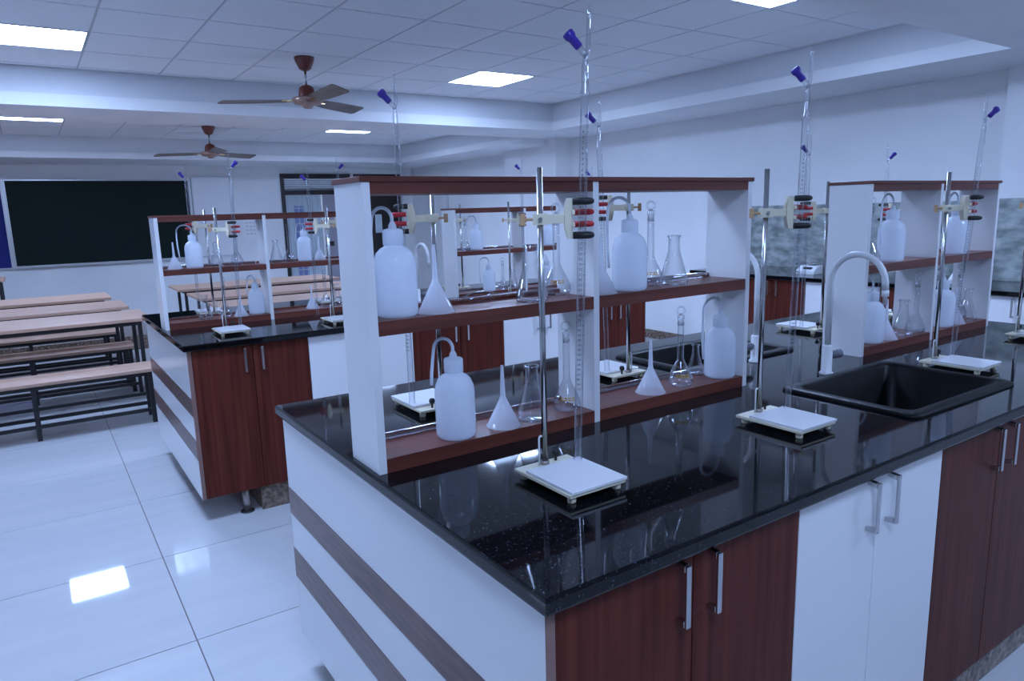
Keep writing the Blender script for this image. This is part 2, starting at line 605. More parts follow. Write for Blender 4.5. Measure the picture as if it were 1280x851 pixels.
# black door
d2 = link('door_2', None, None, (D2[0], YB, 0))
tag(d2, 'black door with a narrow pale vision pane', kind='structure')
w2 = D2[1] - D2[0]
f = MB()
f.box(0, 0.04, -0.02, 0.1, 0, D2T).box(w2 - 0.04, w2, -0.02, 0.1, 0, D2T).box(0.04, w2 - 0.04, -0.02, 0.1, D2T - 0.05, D2T)
link('door_frame', f.mesh('door_frame', 'frame_dark'), d2)
lf = link('door_leaf', bx(0.04, w2 - 0.04, 0.02, 0.06, 0.01, D2T - 0.05, 'door_leaf', 'door_black'), d2)
link('pane', bx(0.11, 0.24, 0.012, 0.02, 1.21, 1.54, 'pane', 'window_pane'), lf)
link('transom', bx(-0.28, 0.62, -0.012, 0.0, 2.19, 2.25, 'transom', 'frame_dark'), d2, (0.02, 0, 0))

# chalkboard
cb = thing('chalkboard', 'long dark green chalkboard with aluminium frame on the far wall', 'chalkboard', (0, YW, 0), parts=[])
a, b_ = py(9, 227, YB), py(20.4, 336, YB)
cx0, cx1, cz0, cz1 = -0.16, 2.17, 0.965, 2.135
link('writing_surface', bx(cx0, cx1, -0.025, -0.002, cz0, cz1, 'writing_surface', 'chalk_green'), cb)
for nm, q in (('frame_bar', (cx0 - 0.03, cx0, -0.035, 0, cz0 - 0.03, cz1 + 0.03)), ('frame_bar', (cx1, cx1 + 0.03, -0.035, 0, cz0 - 0.03, cz1 + 0.03)),
              ('frame_bar', (cx0, cx1, -0.035, 0, cz1, cz1 + 0.02)), ('chalk_tray', (cx0, cx1, -0.07, 0, cz0 - 0.03, cz0))):
    link(nm, bx(*q, nm, 'aluminium'), cb)
# blue pin board
pb = thing('pin_board', 'dark blue felt pin board beside the chalkboard', 'pin board', (0, YW, 0))
link('felt_panel', bx(-1.6, cx0 - 0.06, -0.02, 0, 0.95, 2.13, 'felt_panel', 'blue_felt'), pb)
for q in ((-1.63, cx0 - 0.035, -0.03, 0, 0.925, 0.95), (-1.63, cx0 - 0.035, -0.03, 0, 2.13, 2.155), (cx0 - 0.06, cx0 - 0.035, -0.03, 0, 0.95, 2.13),
          (-1.63, -1.6, -0.03, 0, 0.95, 2.13)):
    link('frame_bar', bx(*q, 'frame_bar', 'aluminium'), pb)
# whiteboard
wbd = thing('whiteboard', 'tall narrow whiteboard beside the chalkboard', 'whiteboard', (0, YW, 0))
wx0, wx1, wz0, wz1 = 2.235, 2.80, 0.97, 2.18
link('writing_surface', bx(wx0, wx1, -0.018, 0, wz0, wz1, 'writing_surface', 'white_board'), wbd)
for q in ((wx0 - 0.02, wx0, -0.028, 0, wz0 - 0.02, wz1 + 0.02), (wx1, wx1 + 0.02, -0.028, 0, wz0 - 0.02, wz1 + 0.02),
          (wx0, wx1, -0.028, 0, wz0 - 0.02, wz0), (wx0, wx1, -0.028, 0, wz1, wz1 + 0.02)):
    link('frame_bar', bx(*q, 'frame_bar', 'aluminium'), wbd)
# paper notice with faint columns of print
nt_ = thing('notice_sheet', 'white paper notice with faint print on the wall beside the whiteboard', 'notice', (0, YW, 0))
n0, n1 = py(304, 275, YB), py(321, 298, YB)
link('sheet', bx(n0.x, n1.x, -0.004, 0, n1.z, n0.z, 'sheet', 'paper'), nt_)
pm = MB()
for r in range(4):
    for c in range(3):
        xx = n0.x + 0.03 + c * 0.06
        pm.box(xx, xx + 0.04, -0.0052, -0.0042, n0.z - 0.06 - r * 0.06, n0.z - 0.03 - r * 0.06)
tag(link('print', pm.mesh('print', 'paper_print'), nt_), kind='stuff')

# dais and desk on it
da = link('platform', bx(XL + 0.01, 1.2, 9.62, YB - 0.001, 0, 0.17, 'platform', 'granite_brown'))
tag(da, 'low brown teaching platform below the chalkboard', 'platform')


# ------------------------------------------------------------------ desks and benches
def leg_mesh(h, r=0.015):
    return bx(-r, r, -r, r, 0, h, 'leg', 'black_steel')


def long_desk(x0, x1, y0, y1, z, label, cat, name, group, legs, th=0.028):
    t = thing(name, label, cat, ((x0 + x1) / 2, (y0 + y1) / 2, 0), group=group)
    w, d = (x1 - x0) / 2, (y1 - y0) / 2
    link('top', bx(-w, w, -d, d, z - th, z, 'top', 'desk_wood', 0.004), t)
    zl = z - th - 0.0005
    lm = leg_mesh(zl)
    ya, yb = -d + 0.05, min(d - 0.05, -d + 0.52)
    for lx in legs:
        for yy in (ya, yb):
            link('leg', lm, t, (lx - (x0 + x1) / 2, yy, 0))
    a0, a1 = min(legs) - (x0 + x1) / 2 + 0.017, max(legs) - (x0 + x1) / 2 - 0.017
    ap = bx(a0, a1, -0.0125, 0.0125, zl - 0.032, zl, 'apron_rail', 'black_steel')
    st = bx(a0, a1, -0.012, 0.012, 0.09, 0.115, 'stretcher', 'black_steel')
    for yy in (ya, yb):
        link('apron_rail', ap, t, (0, yy, 0))
        link('stretcher', st, t, (0, yy, 0))
    cr = bx(-0.012, 0.012, ya, yb, zl - 0.03, zl, 'cross_rail', 'black_steel')
    for lx in legs:
        link('cross_rail', cr, t, (lx - (x0 + x1) / 2, 0, 0))
    return t


LG = (-0.85, -0.098, 0.655)
LG2 = (1.45, 3.2)
rows_desk = [(6.54, 7.26), (7.55, 8.33), (8.63, 9.40)]
rows_seat = [(5.94, 6.37), (7.17, 7.50), (8.25, 8.58)]
nth = ['farthest from the chalkboard', 'in the middle row', 'closest to the chalkboard']
for k in range(3):
    # depths from the photo taper with distance; build all desks alike at 0.72 m
    y0 = rows_desk[k][0]
    long_desk(-0.92, 0.77 - 0.05 * k, y0, y0 + 0.70, 0.75, 'long wooden desk with black legs on the open-floor side, %s' % nth[k], 'desk', 'long_desk', 'student desks', (-0.85, 0.69 - 0.05 * k))
    y0 = rows_seat[k][0]
    long_desk(-0.92, 0.70, y0, y0 + 0.35, 0.43, 'long low wooden bench with black legs on the open-floor side, %s' % nth[k], 'bench', 'long_bench',
              'student benches', LG, 0.025)
    y0 = (6.6, 7.68, 8.88)[k]
    long_desk(1.37, 3.3, y0, y0 + 0.72, 0.75, 'long wooden desk standing behind the desk-side island, %s' % nth[k], 'desk', 'long_desk', 'student desks', LG2)
tp = pz(6, 355, 0.92)
long_desk(-1.5, tp.x - 0.02, 10.1, 10.7, 0.75, 'teacher desk with wooden top standing on the platform', 'desk', 'teacher_desk', None, (-1.4, tp.x - 0.07))
bpy.data.objects['teacher_desk'].location.z = 0.17


# ------------------------------------------------------------------ ceiling fans
def fan_parts():
    can = MB().lathe([(0.0, 0), (0.075, 0), (0.075, -0.012), (0.07, -0.03), (0.045, -0.085), (0.02, -0.1), (0.0, -0.1)], 24)
    rod = MB().cyl(0.009, -0.22, -0.095, 10)
    mot = MB().lathe([(0.0, -0.2), (0.03, -0.205), (0.055, -0.225), (0.065, -0.28), (0.065, -0.30), (0.0, -0.30)], 24)
    disc = MB().lathe([(0.0, -0.295), (0.11, -0.298), (0.12, -0.315), (0.10, -0.345), (0.045, -0.355), (0.03, -0.375), (0.0, -0.378)], 28)
    bl = MB()
    bl.prism([(0.15, -0.05), (0.30, -0.062), (0.64, -0.07), (0.66, -0.055), (0.66, 0.055), (0.64, 0.07), (0.30, 0.062), (0.15, 0.05)], -0.003, 0.003,
             T(0, 0, -0.32) @ Rx(-0.3))
    br = MB().box(0.09, 0.19, -0.018, 0.018, -0.325, -0.316)
    return (can.mesh('canopy', 'fan_brown'), rod.mesh('rod', 'steel'), mot.mesh('motor', 'fan_brown'), disc.mesh('hub', 'fan_hub'),
            bl.mesh('blade', 'fan_blade'), br.mesh('bracket', 'brass'))


FP = fan_parts()


def fan(x, y, z, ang, label):
    t = thing('ceiling_fan', label, 'ceiling fan', (x, y, z), group='brown three-blade ceiling fans',
              parts=[('canopy', FP[0]), ('rod', FP[1]), ('motor', FP[2]), ('hub', FP[3])])
    for k in range(3):
        b = link('blade', FP[4], t, (0, 0, 0), (0, 0, ang + k * 2 * math.pi / 3))
        link('bracket', FP[5], b)


fan(1.93, 5.62, ZC1, math.radians(-88), 'brown three-blade ceiling fan hanging from the near ceiling tray')
fan(1.97, 9.36, ZC2, math.radians(28), 'brown three-blade ceiling fan hanging from the far ceiling tray')

# ================================================================== LAB ISLANDS
ZT = 0.937          # worktop level
TH = 0.032          # slab thickness


def worktop(name, label, x0, x1, y0, y1, holes, bevel=0.006):
    """slab with rectangular cut-outs, one mesh (grid of quads, shared inner edges)"""
    xs = sorted({x0, x1, *[h[0] for h in holes], *[h[1] for h in holes]})
    ys = sorted({y0, y1, *[h[2] for h in holes], *[h[3] for h in holes]})
    bm = bmesh.new()
    vv = {}

    def V(x, y, z):
        k = (x, y, z)
        if k not in vv:
            vv[k] = bm.verts.new(k)
        return vv[k]
    solid = {}
    for i in range(len(xs) - 1):
        for j in range(len(ys) - 1):
            cx, cy = (xs[i] + xs[i + 1]) / 2, (ys[j] + ys[j + 1]) / 2
            solid[i, j] = not any(h[0] < cx < h[1] and h[2] < cy < h[3] for h in holes)
    zb = ZT - TH
    for (i, j), s in solid.items():
        if not s:
            continue
        xa, xb, ya, yb = xs[i], xs[i + 1], ys[j], ys[j + 1]
        bm.faces.new([V(xa, ya, ZT), V(xb, ya, ZT), V(xb, yb, ZT), V(xa, yb, ZT)])
        bm.faces.new([V(xa, yb, zb), V(xb, yb, zb), V(xb, ya, zb), V(xa, ya, zb)])
        for (di, dj, p, q) in ((-1, 0, (xa, yb), (xa, ya)), (1, 0, (xb, ya), (xb, yb)), (0, -1, (xa, ya), (xb, ya)), (0, 1, (xb, yb), (xa, yb))):
            if not solid.get((i + di, j + dj), False):
                bm.faces.new([V(*p, zb), V(*q, zb), V(*q, ZT), V(*p, ZT)])
    bmesh.ops.recalc_face_normals(bm, faces=bm.faces)
    # round the four outer corners and soften the rim
    ce = [e for e in bm.edges if abs(e.verts[0].co.z - e.verts[1].co.z) > 0.01 and e.calc_face_angle(0) > 0.5
          and e.verts[0].co.x in (x0, x1) and e.verts[0].co.y in (y0, y1)]
    bmesh.ops.bevel(bm, geom=ce, offset=0.022, segments=4, affect='EDGES', profile=0.5)
    es = [e for e in bm.edges if e.is_manifold and 0.9 < e.calc_face_angle(0) < 2.2 and abs(e.verts[0].co.z - e.verts[1].co.z) < 1e-4]
    bmesh.ops.bevel(bm, geom=es, offset=bevel, segments=2, affect='EDGES', profile=0.5)
    me = bpy.data.meshes.new(name)
    bm.to_mesh(me)
    bm.free()
    me.materials.append(MATS['granite_black'])
    o = link(name, me)
    tag(o, label, 'worktop')
    return o


# handles: flat bow pull
hm = MB()
hm.box(-0.006, 0.006, -0.030, -0.024, -0.062, 0.062)
for s in (-1, 1):
    hm.prism([(-0.024, s * 0.062), (-0.024, s * 0.048), (0.0, s * 0.053), (0.0, s * 0.064)][::(-1 if s > 0 else 1)], -0.006, 0.006,
             Matrix(((0, 0, 1, 0), (1, 0, 0, 0), (0, 1, 0, 0), (0, 0, 0, 1))))
HANDLE = hm.mesh('handle', 'steel', 0.0015)

door_cache = {}
ZD0, ZD1 = 0.135, ZT - TH - 0.002


def cabinet(loc, w, depth, colour, rot, label, group, handles=True):
    """two-door base unit; local x along the front, front plane at local y=0, body behind (+y)"""
    k = (round(w, 3), round(depth, 3), colour)
    if k not in door_cache:
        m = 'laminate_' + colour
        g = 0.0015
        bb = MB()
        za, zb = ZD0 + 0.003, ZD1
        bb.box(0.001, 0.017, 0.0185, depth, za, zb).box(w - 0.017, w - 0.001, 0.0185, depth, za, zb)
        bb.box(0.017, w - 0.017, 0.0185, depth, za, za + 0.016).box(0.017, w - 0.017, depth - 0.006, depth, za + 0.016, zb)
        body = bb.mesh('body', m)
        door = bx(-w / 4 + g, w / 4 - g, 0, 0.018, ZD0, ZD1 - 0.002, 'door', m, 0.001)
        door_cache[k] = (body, door)
    body, door = door_cache[k]
    hx = 0.043
    t = thing('lab_cabinet', label, 'cabinet', loc, (0, 0, rot), group=group,
              parts=[('body', body),
                     ('door', door, (w / 4, 0, 0), None, [('handle', HANDLE, (w / 4 - hx, 0, 0.83))] if handles else None),
                     ('door', door, (3 * w / 4, 0, 0), None, [('handle', HANDLE, (-w / 4 + hx, 0, 0.83))] if handles else None)])
    return t


def end_panel(x, y0, y1, thick, label):
    t = thing('end_panel', label, 'panel', (x, y0, 0))
    d = y1 - y0
    p = link('panel_board', bx(0, thick, 0, d, ZD0, ZD1, 'panel_board', 'laminate_white', 0.001), t)
    for za, zb in ((0.572, 0.664), (0.346, 0.450)):
        link('stripe', bx(-0.0012, 0.0, 0, d, za, zb, 'stripe', 'stripe_brown'), p)
    link('edge_strip', bx(0, thick, -0.0012, 0, ZD0, ZD1, 'edge_strip', 'edge_band'), p)


LEG = MB().cyl(0.019, 0.006, ZD0 + 0.002, 14).mesh('leg', 'steel_worn')
LEGF = MB().lathe([(0.0, 0), (0.036, 0), (0.036, 0.004), (0.02, 0.008), (0.0, 0.008)], 18).mesh('foot_plate', 'rubber_black')


def support_leg(x, y, label):
    thing('support_leg', label, 'leg', (x, y, 0), parts=[('leg', LEG), ('foot_plate', LEGF)], group='steel island legs')


ordn = ['first', 'second', 'third', 'fourth', 'fifth']

# ---- island 1 (sinks)
A_X0, A_X1, A_Y0, A_Y1 = 0.599, 3.88, 0.82, 2.286
SINK1 = (1.995, 2.575, 0.965, 1.355)
SINK2 = (1.945, 2.555, 1.755, 2.10)
worktop('granite_worktop', 'long black granite worktop of the island with sinks', A_X0, A_X1, A_Y0, A_Y1, [SINK1, SINK2])
edges = [0.634, 1.297, 1.919, 2.60, 3.22, 3.84]
cols = ['brown', 'white', 'brown', 'white', 'brown']
for k in range(5):
    w = edges[k + 1] - edges[k]
    cabinet((edges[k], 0.845, 0), w, 0.70, cols[k], 0, '%s double-door cabinet, %s from the striped end of the sink island' % (
        {'brown': 'reddish brown', 'white': 'white'}[cols[k]], ordn[k]), 'sink island cabinets')
    cabinet((edges[k + 1], 2.26, 0), w, 0.70, cols[k], math.pi, '%s double-door cabinet on the rear side of the sink island, %s from striped end' % (
        {'brown': 'reddish brown', 'white': 'white'}[cols[k]], ordn[k]), 'sink island cabinets')
end_panel(0.614, 0.843, 2.262, 0.0195, 'white end panel with two brown stripes closing the sink island')
tag(link('plinth', bx(0.92, 3.7, 0.878, 2.22, 0, ZD0 - 0.001, 'plinth', 'granite_brown')), 'brown granite plinth under the sink island', 'plinth')
for x, y, n in ((0.80, 0.96, 'aisle-side'), (0.80, 2.15, 'rear')):
    support_leg(x, y, 'round steel leg under the %s corner of the striped sink island end' % n)

# ---- island 2 (beside the desks)
B_X0, B_X1, B_Y0, B_Y1 = 0.557, 3.71, 3.687, 5.153
SINK3 = (1.86, 2.34, 3.80, 4.16)
worktop('granite_worktop', 'black granite worktop of the island beside the desks', B_X0, B_X1, B_Y0, B_Y1, [SINK3])
edges2 = [0.595, 1.178, 1.795, 2.432, 3.05, 3.675]
for k in range(5):
    w = edges2[k + 1] - edges2[k]
    cabinet((edges2[k], 3.712, 0), w, 0.70, cols[k], 0, '%s double-door cabinet, %s from the striped end of the desk-side island' % (
        {'brown': 'reddish brown', 'white': 'white'}[cols[k]], ordn[k]), 'desk-side island cabinets')
    cabinet((edges2[k + 1], 5.127, 0), w, 0.70, cols[k], math.pi, '%s double-door cabinet on the rear side of desk-side island, %s from striped end' % (
        {'brown': 'reddish brown', 'white': 'white'}[cols[k]], ordn[k]), 'desk-side island cabinets')
end_panel(0.575, 3.71, 5.129, 0.0195, 'white end panel with two brown stripes closing the desk-side island')
tag(link('plinth', bx(0.868, 3.5, 3.73, 5.08, 0, ZD0 - 0.001, 'plinth', 'granite_brown')), 'brown granite plinth under the desk-side island', 'plinth')
for x, y, n in ((0.797, 3.765, 'aisle-side'), (0.797, 5.0, 'rear')):
    support_leg(x, y, 'round steel leg under the %s corner of the striped desk-side island end' % n)

# ---- wall counter on the right
WX0 = 5.17
ob = worktop('granite_worktop', 'black granite worktop along the stone-clad wall', WX0, XR - 0.021, 0.4, 4.64, [(5.838, XR - 0.021, 1.43, 2.38)])
tag(ob, kind=None)
we = [4.62, 4.03, 3.43, 2.82, 2.2, 1.6, 1.0, 0.42]
for k in range(7):
    c_ = ['white', 'brown'][k % 2]
    cabinet((5.195, we[k], 0), we[k] - we[k + 1], 0.6, c_, -math.pi / 2, '%s double-door cabinet under the wall counter, %s from its far end' % (
        {'brown': 'reddish brown', 'white': 'white'}[c_], ['first', 'second', 'third', 'fourth', 'fifth', 'sixth', 'seventh'][k]), 'wall counter cabinets')
tag(link('plinth', bx(5.23, 5.80, 0.42, 4.6, 0, ZD0 - 0.001, 'plinth', 'granite_brown')), 'brown granite plinth under the wall counter', 'plinth')
bs = link('stone_backsplash', bx(XR - 0.02, XR - 0.0005, 2.362, 4.64, ZT, 1.515, 'stone_backsplash', 'stone_grey'))
tag(bs, 'grey veined stone backsplash above the wall counter', 'backsplash')
bs = thing('stone_cladding', 'grey veined stone cladding on the column by the wall counter', 'cladding', (5.86, 1.9, 0))
link('slab', bx(-0.019, -0.0005, -0.45, 0.46, ZT, 1.525, 'slab', 'stone_grey'), bs)


# ------------------------------------------------------------------ sinks
def sink(h, label, depth=0.17):
    x0, x1, y0, y1 = h
    t = thing('black_sink', label, 'sink', ((x0 + x1) / 2, (y0 + y1) / 2, ZT))
    w, d = (x1 - x0) / 2, (y1 - y0) / 2
    bm = bmesh.new()

    def loop(hw, hd, z, r, n=5):
        out = []
        for cx, cy, a0 in ((1, 1, 0), (-1, 1, 90), (-1, -1, 180), (1, -1, 270)):
            for k in range(n):
                a = math.radians(a0 + 90 * k / (n - 1))
                out.append(bm.verts.new((cx * (hw - r) + r * math.cos(a), cy * (hd - r) + r * math.sin(a), z)))
        return out
    L = [loop(w + 0.026, d + 0.026, 0.0005, 0.03), loop(w + 0.026, d + 0.026, 0.006, 0.03), loop(w + 0.02, d + 0.02, 0.011, 0.03),
         loop(w - 0.012, d - 0.012, 0.011, 0.035), loop(w - 0.02, d - 0.02, 0.003, 0.035), loop(w - 0.03, d - 0.03, -depth + 0.02, 0.04),
         loop(w - 0.05, d - 0.05, -depth, 0.04)]
    for a, b in zip(L[:-1], L[1:]):
        n = len(a)
        for k in range(n):
            f = bm.faces.new([a[k], a[(k + 1) % n], b[(k + 1) % n], b[k]])
            f.smooth = True
    bm.faces.new(L[-1])
    me = bpy.data.meshes.new('basin')
    bmesh.ops.recalc_face_normals(bm, faces=bm.faces)
    bm.to_mesh(me)
    bm.free()
    me.materials.append(MATS['sink_black'])
    link('basin', me, t)
    link('drain', MB().lathe([(0.0, 0.004), (0.03, 0.004), (0.036, 0.0)], 18).mesh('drain', 'steel'), t, (0, 0, -depth + 0.0005))


sink(SINK1, 'black rectangular sink between the racks on the sink island')
sink(SINK2, 'black rectangular sink on the far side of the sink island')
sink(SINK3, 'black rectangular sink on the desk-side island', 0.15)


# ------------------------------------------------------------------ gooseneck taps
def tap_parts(hc=0.33, R=0.095):
    col = MB()
    col.lathe([(0.0, 0), (0.024, 0), (0.024, 0.006), (0.018, 0.012), (0.0175, 0.10), (0.0155, 0.105), (0.0, 0.105)], 20)
    pts = [(0, 0, 0.10), (0, 0, hc)]
    for k in range(1, 15):
        a = math.pi * k / 15 * 1.04
        pts.append((0, -R + R * math.cos(a), hc + R * math.sin(a)))
    pts.append((0, pts[-1][1] - 0.002, hc - 0.02))
    neck = MB().tube(pts, 0.0105, 14)
    e = pts[-1]
    noz = MB().lathe([(0.0, -0.045), (0.006, -0.045), (0.007, -0.02), (0.0115, -0.018), (0.0115, 0.002), (0.0, 0.002)], 14, T(e[0], e[1], e[2]))
    val = MB().lathe([(0.0, 0.016), (0.008, 0.016), (0.008, 0.03), (0.015, 0.032), (0.016, 0.075), (0.0, 0.078)], 14, T(0, 0, 0.065) @ Ry(math.pi / 2))
    return col.mesh('base', 'pvc_white'), neck.mesh('gooseneck', 'pvc_white'), noz.mesh('nozzle', 'pvc_white'), val.mesh('valve_knob', 'pvc_grey')


TP = tap_parts()
TPS = tap_parts(0.32, 0.085)


def tap(x, y, rot, label, P=TP):
    thing('gooseneck_tap', label, 'tap', (x, y, ZT), (0, 0, rot), group='white gooseneck taps',
          parts=[('base', P[0]), ('gooseneck', P[1]), ('nozzle', P[2]), ('valve_knob', P[3])])


tap(2.285, 1.412, 0, 'white gooseneck tap with grey knob between the racks on the sink island')
tap(2.269, 1.70, math.pi, 'white gooseneck tap on the far side of the sink island')
tap(2.11, 4.25, 0, 'white gooseneck tap on the desk-side island', TPS)


# ------------------------------------------------------------------ reagent racks
def rack(x0, x1, xm, y0, hs, label):
    """three uprights, two bays, boards on two levels plus the top"""
    dep = 0.165
    th = 0.02
    t = thing('reagent_rack', label, 'rack', ((x0 + x1) / 2, y0 + dep / 2, ZT))
    ox = (x0 + x1) / 2
    hb, m0, m1, tp0, tp1, tp2 = 0.0345, 0.3268 * hs, 0.3605 * hs, 0.645 * hs, 0.671 * hs, 0.683 * hs
    up = bx(-th / 2, th / 2, -dep / 2, dep / 2, 0, tp1, 'upright', 'laminate_white', 0.0008)
    for x in (x0 + th / 2, xm, x1 - th / 2):
        link('upright', up, t, (x - ox, 0, 0))
    for a, b in ((x0 + th, xm - th / 2), (xm + th / 2, x1 - th)):
        sh = bx(a - ox, b - ox, -dep / 2 + 0.0005, dep / 2 - 0.0005, 0, hb, 'shelf', 'shelf_brown')
        link('shelf', sh, t, (0, 0, 0.0005))
        link('shelf', bx(a - ox, b - ox, -dep / 2 + 0.0005, dep / 2 - 0.0005, m0, m1, 'shelf', 'shelf_brown'), t)
        link('top_rail', bx(a - ox, b - ox, -dep / 2 + 0.0005, dep / 2 - 0.0005, tp0, tp1, 'top_rail', 'shelf_brown'), t)
        for zz in (hb, m1):
            link('back_lip', bx(a - ox, b - ox, dep / 2 - 0.012, dep / 2 - 0.002, zz + 0.0006, zz + 0.012, 'back_lip', 'shelf_brown'), t)
    link('top_board', bx(x0 - 0.004 - ox, x1 + 0.004 - ox, -dep / 2 - 0.004, dep / 2 + 0.004, tp1, tp2, 'top_board', 'shelf_brown', 0.001), t)
    return dict(x0=x0, x1=x1, xm=xm, y0=y0, y1=y0 + dep, z=(ZT + hb + 0.0006, ZT + m1 + 0.0001))


RA = rack(0.614, 1.94, 1.283, 1.485, 1.0, 'white and brown two-level rack at the striped end of the sink island')
RB = rack(2.63, 3.71, 3.174, 1.485, 0.985, 'white and brown two-level rack past the taps on the sink island')
RCk = rack(0.575, 1.735, 1.16, 4.29, 0.918, 'white and brown two-level rack at the striped end of the desk-side island')
RD = rack(2.425, 3.62, 3.025, 4.29, 0.918, 'white and brown two-level rack past the tap on the desk-side island')
RNAME = {'A': "rack at sink island's striped end", 'B': "rack past sink island's taps", 'C': "rack at desk-side island's striped end",
         'D': "rack past desk-side island's tap"}
RACKS = {'A': RA, 'B': RB, 'C': RCk, 'D': RD}


# ------------------------------------------------------------------ glassware prototypes
def bottle_parts(wide):
    body = MB().lathe([(0.0, 0.003), (0.044, 0.0), (0.049, 0.004), (0.051, 0.012), (0.051, 0.118), (0.049, 0.133), (0.042, 0.150), (0.032, 0.160),
                       (0.023, 0.165), (0.021, 0.170), (0.021, 0.178)], 36)
    cap = MB().lathe([(0.0235, 0.168), (0.0245, 0.170), (0.0245, 0.200), (0.022, 0.204), (0.010, 0.207), (0.009, 0.214), (0.005, 0.222), (0.0, 0.222)], 28)
    if wide:
        pts = [(0, 0, 0.218)]
        for k in range(0, 13):
            a = math.radians(20 + 160 * k / 12)
            pts.append((-0.043 + 0.045 * math.cos(a), 0, 0.226 + 0.042 * math.sin(a)))
        pts += [(-0.09, 0, 0.19), (-0.089, 0, 0.13), (-0.084, 0, 0.07)]
    else:
        pts = [(0, 0, 0.216)]
        for k in range(0, 11):
            a = math.radians(15 + 160 * k / 10)
            pts.append((-0.024 + 0.0245 * math.cos(a), 0, 0.225 + 0.030 * math.sin(a)))
        pts += [(-0.052, 0, 0.20), (-0.056, 0, 0.165), (-0.058, 0, 0.135)]
    sp = MB().tube(pts, 0.0042, 10)
    return body.mesh('bottle_body', 'bottle_plastic'), cap.mesh('cap', 'bottle_plastic'), sp.mesh('spout', 'bottle_plastic')


BW, BN = bottle_parts(True), bottle_parts(False)
fn = MB().lathe([(0.0465, 0.0), (0.0468, 0.003), (0.044, 0.004), (0.009, 0.075), (0.007, 0.082)], 36).mesh('cone', 'funnel_plastic')
fs_ = MB().lathe([(0.0072, 0.080), (0.0062, 0.11), (0.0038, 0.165), (0.0028, 0.165)], 16).mesh('stem', 'funnel_plastic')
cf = MB().lathe([(0.0, 0.003), (0.036, 0.0), (0.042, 0.003), (0.044, 0.010), (0.042, 0.020), (0.020, 0.096), (0.0175, 0.106), (0.017, 0.142),
                 (0.0205, 0.147), (0.0205, 0.150), (0.0165, 0.150)], 36).mesh('flask_body', 'lab_glass')
cr_ = MB().lathe([(0.0205, 0.1475), (0.0218, 0.1495), (0.0205, 0.1515), (0.0170, 0.1515)], 32).mesh('rim', 'lab_glass')
vf = MB().lathe([(0.0, 0.004), (0.024, 0.0), (0.036, 0.006), (0.0405, 0.018), (0.038, 0.032), (0.026, 0.058), (0.014, 0.080), (0.0102, 0.092), (0.0098, 0.198),
                 (0.0112, 0.200), (0.0112, 0.206)], 36).mesh('flask_body', 'lab_glass')
st_ = MB().lathe([(0.0, 0.196), (0.0085, 0.196), (0.0105, 0.222), (0.0115, 0.224), (0.0115, 0.227), (0.005, 0.229), (0.004, 0.233)], 20)
ringpts = [(0.012 * math.cos(2 * math.pi * k / 18), 0, 0.243 + 0.012 * math.sin(2 * math.pi * k / 18)) for k in range(19)]
st_.tube(ringpts, 0.0026, 8, None, False)
st_ = st_.mesh('stopper', 'lab_glass')
lbm = MB()
for ka in range(4):
    for kz in range(2):
        a0_ = -math.pi / 2 - 0.55 + ka * 0.28
        z0_ = 0.036 + kz * 0.006
        rr = [0.0408 - (z - 0.018) * 0.135 + 0.0012 for z in (z0_, z0_ + 0.0035)]
        aa = [a0_, a0_ + 0.1, a0_ + 0.2]
        lbm.add([(rr[0] * math.cos(a), rr[0] * math.sin(a), z0_) for a in aa] + [(rr[1] * math.cos(a), rr[1] * math.sin(a), z0_ + 0.0035) for a in aa],
                [(0, 1, 4, 3), (1, 2, 5, 4)])
lb_ = lbm.mesh('printed_mark', 'label_yellow')
pip = MB().tube([(-0.26, 0, 0.016), (-0.252, 0, 0.016), (-0.06, 0, 0.016), (-0.045, 0, 0.016), (-0.03, 0, 0.016), (0.02, 0, 0.016), (0.035, 0, 0.016), (0.05, 0, 0.016),
                 (0.22, 0, 0.016), (0.26, 0, 0.016)], [0.0035, 0.0045, 0.0045, 0.008, 0.0145, 0.0145, 0.008, 0.0045, 0.004, 0.0015], 16).mesh('pipette_tube', 'lab_glass')
stb = MB().tube([(-0.30, 0, 0.0095), (0.26, 0, 0.0095), (0.28, 0, 0.0095)], [0.009, 0.009, 0.005], 14).mesh('measuring_tube', 'lab_glass')

VIEW = -math.radians(34)      # rotation that puts local -x to the left as seen by the photographer


def shelf_item(kind, rk, level, bay, px, py_, where=None, sc=1.0, extra=None):
    R = RACKS[rk]
    z = R['z'][level]
    p = pz(px, py_, z)
    rad = {'bottle': 0.051, 'bottle_w': 0.051, 'funnel': 0.047, 'conical': 0.044, 'volumetric': 0.0405}[kind] * (sc if rk in 'AB' else 0.9)
    d = Vector((p.x, p.y, 0)).normalized()
    c = p + d * rad
    xa, xb = (R['x0'] + 0.02, R['xm'] - 0.01) if bay == 0 else (R['xm'] + 0.01, R['x1'] - 0.02)
    # keep the thing on its board, sliding along the line of sight
    yc = min(max(c.y, R['y0'] + rad + 0.002), R['y1'] - rad - 0.014)
    if where:
        yc = R['y0'] + rad + 0.002 if where == 'f' else R['y1'] - rad - 0.014
    xc = c.x + (yc - c.y) * d.x / d.y
    xc = min(max(xc, xa + rad + 0.002), xb - rad - 0.002)
    place(kind, rk, level, bay, xc, yc, z, extra, sc)


def place(kind, rk, level, bay, x, y, z, extra=None, sc=1.0):
    n0 = set(bpy.data.objects)
    place_(kind, rk, level, bay, x, y, z, extra)
    sc = 0.9 if rk in 'CD' else sc
    if sc != 1.0:
        for o in set(bpy.data.objects) - n0:
            if o.parent is None:
                o.scale = (sc, sc, sc)


